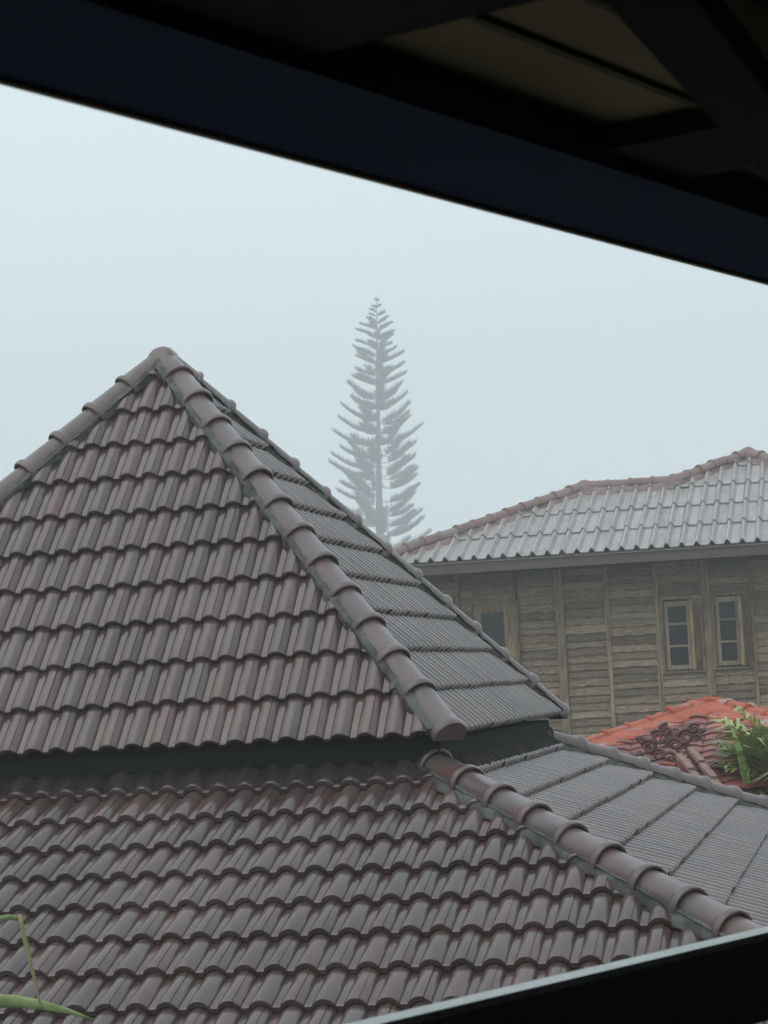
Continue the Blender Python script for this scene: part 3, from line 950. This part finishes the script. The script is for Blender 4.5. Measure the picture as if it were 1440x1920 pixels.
b = MB(); b.tube([P(-.82, 20.5, -5.0), P(-.84, 20.5, -3.4), P(-.90, 20.45, -1.3)], [.10, .08, .05], 9); b.build('trunk', M['bark'], palm, True)
for k, (az, ri, ln, yl) in enumerate([(3.3, 1.25, .95, 1), (2.9, 1.12, .98, 1), (3.9, 1.05, .92, 1), (3.1, .95, .80, 0), (3.6, .80, .75, 0), (4.2, .9, .8, 0), (2.5, .9, .9, 0), (.4, .8, .9, 0), (5.4, .8, .9, 0), (1.4, .8, .9, 0), (3.5, 1.15, .85, 1), (4.4, 1.2, .8, 1),
                                       (3.3, .5, .70, 0), (2.8, .45, .7, 0), (4.6, .7, .8, 0), (3.9, .5, .65, 0), (3.5, .25, .6, 0), (4.9, .4, .7, 0)]):
    frond(pc, az, ri, ln*1.08, 26, .48, 'frond', M['palmdry'] if yl else M['palm'], palm, 1.2 if yl else .95, .020, k)
def blade(pts, wds, name, ma, parent, fold=.25, side=None):
    pts = [Vector(p) for p in pts]
    b = MB()
    for i, p in enumerate(pts):
        d = (pts[min(i+1, len(pts)-1)]-pts[max(i-1, 0)]).normalized()
        x = side-d*side.dot(d) if side else d.cross(Vector((0, 0, 1)))
        x.normalize(); z = x.cross(d).normalized()
        wv = wds[i]/2
        b.v += [p-x*wv+z*wv*fold, p-x*wv*.5+z*wv*fold*.4, p, p+x*wv*.5+z*wv*fold*.4, p+x*wv+z*wv*fold]
    for i in range(len(pts)-1):
        for q in range(4): b.f.append((i*5+q, i*5+q+1, i*5+q+6, i*5+q+5))
    o = b.build(name, ma, parent, True, 80)
    so = o.modifiers.new('solid', 'SOLIDIFY'); so.thickness = .0015
    return o
bl_ = empty('broad_leaf_plant', P(-1.02, 20.0, -GZ), 'upright bright green pointed leaf rising in front of the palm', 'plant')
b = MB(); b.tube([P(-1.02, 20.05, -5.0), P(-1.0, 20.05, -2.5), P(-1.04, 20.02, -1.4)], [.03, .025, .015], 6); b.build('stem', M['bark'], bl_, True)
sidev = RIGHT.copy()
blade([P(-1.12, 20.0, -1.30), P(-1.13, 19.98, -1.08), P(-1.155, 19.97, -.90), P(-1.19, 19.97, -.72), P(-1.225, 19.99, -.59), P(-1.245, 20.0, -.52)], [.02, .062, .078, .056, .028, .003], 'leaf', M['blade'], bl_, .35, sidev)
blade([P(-1.04, 20.0, -1.4), P(-.98, 19.95, -1.2), P(-.88, 19.92, -1.1), P(-.78, 19.92, -1.09)], [.03, .09, .08, .005], 'leaf', M['blade'], bl_, .3)
blade([P(-1.04, 20.0, -1.4), P(-1.15, 19.95, -1.22), P(-1.27, 19.92, -1.2), P(-1.36, 19.92, -1.27)], [.03, .07, .06, .005], 'leaf', M['blade'], bl_, .3)

# =================================================================== the tall araucaria far behind
TY = 280.
TK = 1.4
t_top = P(-41.8*TK, TY, 34.8*TK); t_bot = P(-43.1*TK, TY, 3.0)
tree = empty('araucaria_tree', t_bot, 'tall slender conical araucaria tree fading into the fog behind the roofs', 'tree')
def tp(z):               # z counted at the unscaled size
    return t_bot.lerp(t_top, (z*TK-3.0)/(34.8*TK-3.0))
b = MB(); b.tube([tp(z) for z in (2.1, 4, 6, 12, 18, 24, 30, 34.9)], [TK*q for q in (.62, .52, .44, .36, .27, .17, .08, .02)], 10); b.build('trunk', M['bark'], tree, True)
ra = random.Random(17)
b = MB()
HW = [(0, .10), (.9, .35), (2.1, .94), (4, 1.75), (6.8, 2.3), (9.6, 2.75), (12.9, 3.7), (16.2, 4.15), (18.5, 4.5), (24, 4.7), (40, 4.2)]
def half_w(h):           # h metres below the top
    for (a, x), (c, y) in zip(HW, HW[1:]):
        if h <= c: return x+(y-x)*(h-a)/(c-a)
    return 4.2
z = 34.5
wh = 0
while z > 4:
    h = 34.8-z
    L0 = half_w(h)*1.04*TK
    nb = 4 if h < 3 else 5
    a0 = ra.uniform(0, 6.28)
    for k in range(nb):
        az = a0+6.283*k/nb+ra.gauss(0, .16)
        L = L0*ra.uniform(.78, 1.08)
        rise = R(22-h*1.1) if h < 13 else R(7.7-(h-13)*.6)
        rise += ra.gauss(0, .06)
        base = tp(z+ra.gauss(0, .12))
        pts = []
        N = 9
        dv = Vector((math.cos(az), math.sin(az), 0))
        for i in range(N+1):
            t = i/N
            # leaves the trunk slightly falling, sweeps up to the tip
            zz = L*(math.tan(rise)*t+(.16*t*t if h > 5 else .05*t)-.10*math.sin(math.pi*t)*(h > 8))
            pts.append(base+dv*L*t+Vector((0, 0, zz)))
        b.tube(pts, [.055*min(1, .4+h*.05)*(1-.8*i/N)+.008 for i in range(N+1)], 4)
        # cord-like branchlets, denser outward, standing up from the bough like a comb
        nl = int(16+L*24)
        s0 = .12 if h < 14 else .30
        for j in range(nl):
            t = s0+(1-s0)*((j+ra.random())/nl)
            f = t*N; i = min(N-1, int(f)); q = pts[i].lerp(pts[i+1], f-i)
            d = (pts[i+1]-pts[i]).normalized()
            sd_ = d.cross(Vector((0, 0, 1))).normalized()
            for s_ in (-1, 1):
                ln = TK*(.50+.40*math.sin(math.pi*min(1, .18+.75*t)))*ra.uniform(.6, 1.2)*min(1., .30+h*.075)
                v = (d*ra.uniform(.35, .9)+sd_*s_*ra.uniform(.25, 1.0)+Vector((0, 0, ra.uniform(.05, .95)))).normalized()
                wv = v.cross(Vector((.3, 1, .2))).normalized()*.030
                e = q+v*ln+Vector((0, 0, .10*ln))
                mpt = q+v*ln*.55
                b.add([q-wv*.6, q+wv*.6, mpt+wv, mpt-wv, e], [(0, 1, 2, 3), (3, 2, 4)])
    z -= ra.uniform(.86, 1.18)*min(1.0, .62+h*.04)
    wh += 1
b.build('crown', M['needle'], tree)

# =================================================================== foliage close to the lower roof, lower left
pl = empty('strap_leaf_plant', P(-3.95, 8.45, -GZ), 'long green strap leaves with a bent yellowing leaf in the lower left corner', 'plant')
b = MB(); b.tube([P(-3.95, 8.45, -5), P(-3.90, 8.5, -3.2), P(-3.86, 8.55, -1.42)], [.05, .042, .03], 8); b.build('stem', M['bark'], pl, True)
K9 = 9/5.
def near(x, y, z): return P(x*K9, y*K9, z*K9)
upv = UP.copy()
def arc(a, m_, c, n_=8):
    a, m_, c = Vector(a), Vector(m_), Vector(c)
    return [a*(1-t)**2+m_*2*t*(1-t)+c*t*t for t in [i/n_ for i in range(n_+1)]]
def wprof(n_, mx, tip=.05, base=.5): return [mx*max(tip, min(1, base+(1-base)*i/n_*3)*(1-(i/n_)**3)) for i in range(n_+1)]
blade(arc(near(-2.16, 4.74, -.70), near(-1.95, 4.75, -.600), near(-1.722, 4.816, -.704)), wprof(8, .066), 'leaf', M['leaf'], pl, .3, upv)
blade(arc(near(-2.16, 4.74, -.70), near(-1.97, 4.75, -.435), near(-1.866, 4.768, -.475), 8), wprof(8, .040, .5), 'leaf', M['leaf'], pl, .3, upv)
blade(arc(near(-1.869, 4.767, -.465), near(-1.852, 4.773, -.56), near(-1.834, 4.788, -.672), 8), wprof(8, .020, .25, .8), 'dry_leaf_tip', M['dryleaf'], pl, .2, sidev)
blade(arc(near(-2.16, 4.74, -.72), near(-1.97, 4.75, -.64), near(-1.86, 4.80, -.80)), wprof(8, .045), 'leaf', M['dryleaf'], pl, .3, upv)
blade(arc(near(-2.16, 4.74, -.72), near(-2.25, 4.75, -.50), near(-2.45, 4.80, -.62)), wprof(8, .055), 'leaf', M['leaf'], pl, .3, upv)
blade(arc(near(-2.16, 4.74, -.72), near(-2.10, 4.6, -.60), near(-2.02, 4.4, -.82)), wprof(8, .05), 'leaf', M['leaf'], pl, .3)

# =================================================================== the veranda we look out of
ver = empty('veranda', P(.8, 1.6, -1.5), 'dark timber veranda roof overhead with eave beam joists and ceiling boards', 'veranda')
# beam: inner lower edge from (-.996, 2.585) to (-.157, 4.581) at .76 above the eye
B0, B1 = Vector((-.996, 2.585, 0)), Vector((-.157, 4.581, 0))
BD = (B1-B0).normalized(); BN = Vector((BD.y, -BD.x, 0))           # BN points into the veranda
Z3 = Vector((0, 0, 1))
def vb(a, n_, z): return P(0, 0, z)+B0+BD*a+BN*n_
def vbox(name, a0, a1, n0, n1, z0, z1, ma, parent=ver):
    q = MB(); q.box(vb((a0+a1)/2, (n0+n1)/2, (z0+z1)/2), ((a1-a0)/2, (n1-n0)/2, (z1-z0)/2), (BD, BN, Z3))
    return q.build(name, ma, parent)
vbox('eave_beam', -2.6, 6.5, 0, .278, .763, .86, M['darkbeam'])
vbox('beam_trim', -2.6, 6.5, -.012, -.001, .757, .80, M['trim'])
# ceiling boards running along the beam, a dark cover strip on each joint
nn0, k = .284, 0
for n1 in (.452, .60, .752, .905, 1.06, 1.21, 1.36, 1.51, 1.66, 1.81, 1.96, 2.11, 2.26, 2.41, 2.56, 2.71, 2.86, 3.01, 3.17):
    vbox('ceiling_board', -2.6, 6.5, nn0, n1-.002, .824+.0015*(k % 2), .85, M['ceiling'])
    if k < 8: vbox('cover_strip', -2.6, 6.5, n1-.008, n1+.006, .8175, .8235, M['batten'])
    nn0, k = n1, k+1
def joist(a0, a1):
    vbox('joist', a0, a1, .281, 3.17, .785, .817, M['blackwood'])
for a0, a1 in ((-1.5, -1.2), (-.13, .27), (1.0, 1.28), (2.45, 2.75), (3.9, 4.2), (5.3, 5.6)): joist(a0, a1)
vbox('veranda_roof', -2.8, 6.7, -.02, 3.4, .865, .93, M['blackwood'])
vbox('back_wall', -2.6, 6.5, 3.2, 3.3, -1.5, .863, M['inner'])
vbox('end_wall', -2.7, -2.6, 0, 3.3, -1.5, .863, M['inner'])
vbox('end_wall', 6.5, 6.6, 0, 3.3, -1.5, .863, M['inner'])
vbox('veranda_floor', -2.7, 6.6, -.2, 3.3, -1.62, -1.5, M['blackwood'])
# diagonal rafter
q = MB(); q.bar(vb(-.4, .955, .757), vb(2.3, .200, .757), .092, .05); q.build('rafter', M['blackwood'], ver)
for a in (-2.4, 6.3):
    vbox('veranda_post', a-.07, a+.07, .06, .2, -5.0, .762, M['blackwood'])

# railing along the open side
rl = empty('railing', P(-.5, 3.9, -1.5), 'dark glossy veranda railing with pale top edge blurred across the lower right corner', 'railing')
R0, R1 = Vector((-.806, 3.327, 0)), Vector((-.231, 4.457, 0))
RD = (R1-R0).normalized(); RN = Vector((RD.y, -RD.x, 0))
def rbox(name, a0, a1, n0, n1, z0, z1, ma):
    q = MB(); q.box(P(0, 0, (z0+z1)/2)+R0+RD*(a0+a1)/2+RN*(n0+n1)/2, ((a1-a0)/2, (n1-n0)/2, (z1-z0)/2), (RD, RN, Z3))
    return q.build(name, ma, rl)
rbox('rail_top_sheen', -2.4, 3.6, -.002, .048, -.512, -.502, M['railtop'])  # thin added strip, its pale colour stands in for reflected sky
rbox('handrail', -2.4, 3.6, 0, .054, -.66, -.5125, M['rail'])
rbox('lower_panel', -2.4, 3.6, .03, .05, -1.35, -.70, M['railtop'])
for a in (-2.3, -1.0, .3, 1.6, 2.9):
    rbox('baluster', a, a+.06, .01, .07, -1.5, -.66, M['rail'])

# =================================================================== fog
bm = bmesh.new()
bmesh.ops.create_cube(bm, size=1)
me = bpy.data.meshes.new('haze'); bm.to_mesh(me); bm.free()
hz = bpy.data.objects.new('haze', me); COL.objects.link(hz)
hz['kind'] = 'stuff'
hz.location = (-40, 150, 27.5); hz.scale = (460, 380, 59)
hm = bpy.data.materials.new('fog'); hm.use_nodes = True
hm.node_tree.nodes.clear()
pvn = hm.node_tree.nodes.new('ShaderNodeVolumePrincipled')
pvn.inputs['Color'].default_value = (.97, .985, 1, 1)
pvn.inputs['Density'].default_value = .0034
pvn.inputs['Anisotropy'].default_value = 0.0
pvn.inputs['Density Attribute'].default_value = ''
pvn.inputs['Color Attribute'].default_value = ''
pvn.inputs['Temperature Attribute'].default_value = ''
hm.cycles.homogeneous_volume = True
ho = hm.node_tree.nodes.new('ShaderNodeOutputMaterial')
hm.node_tree.links.new(pvn.outputs[0], ho.inputs['Volume'])
me.materials.append(hm)
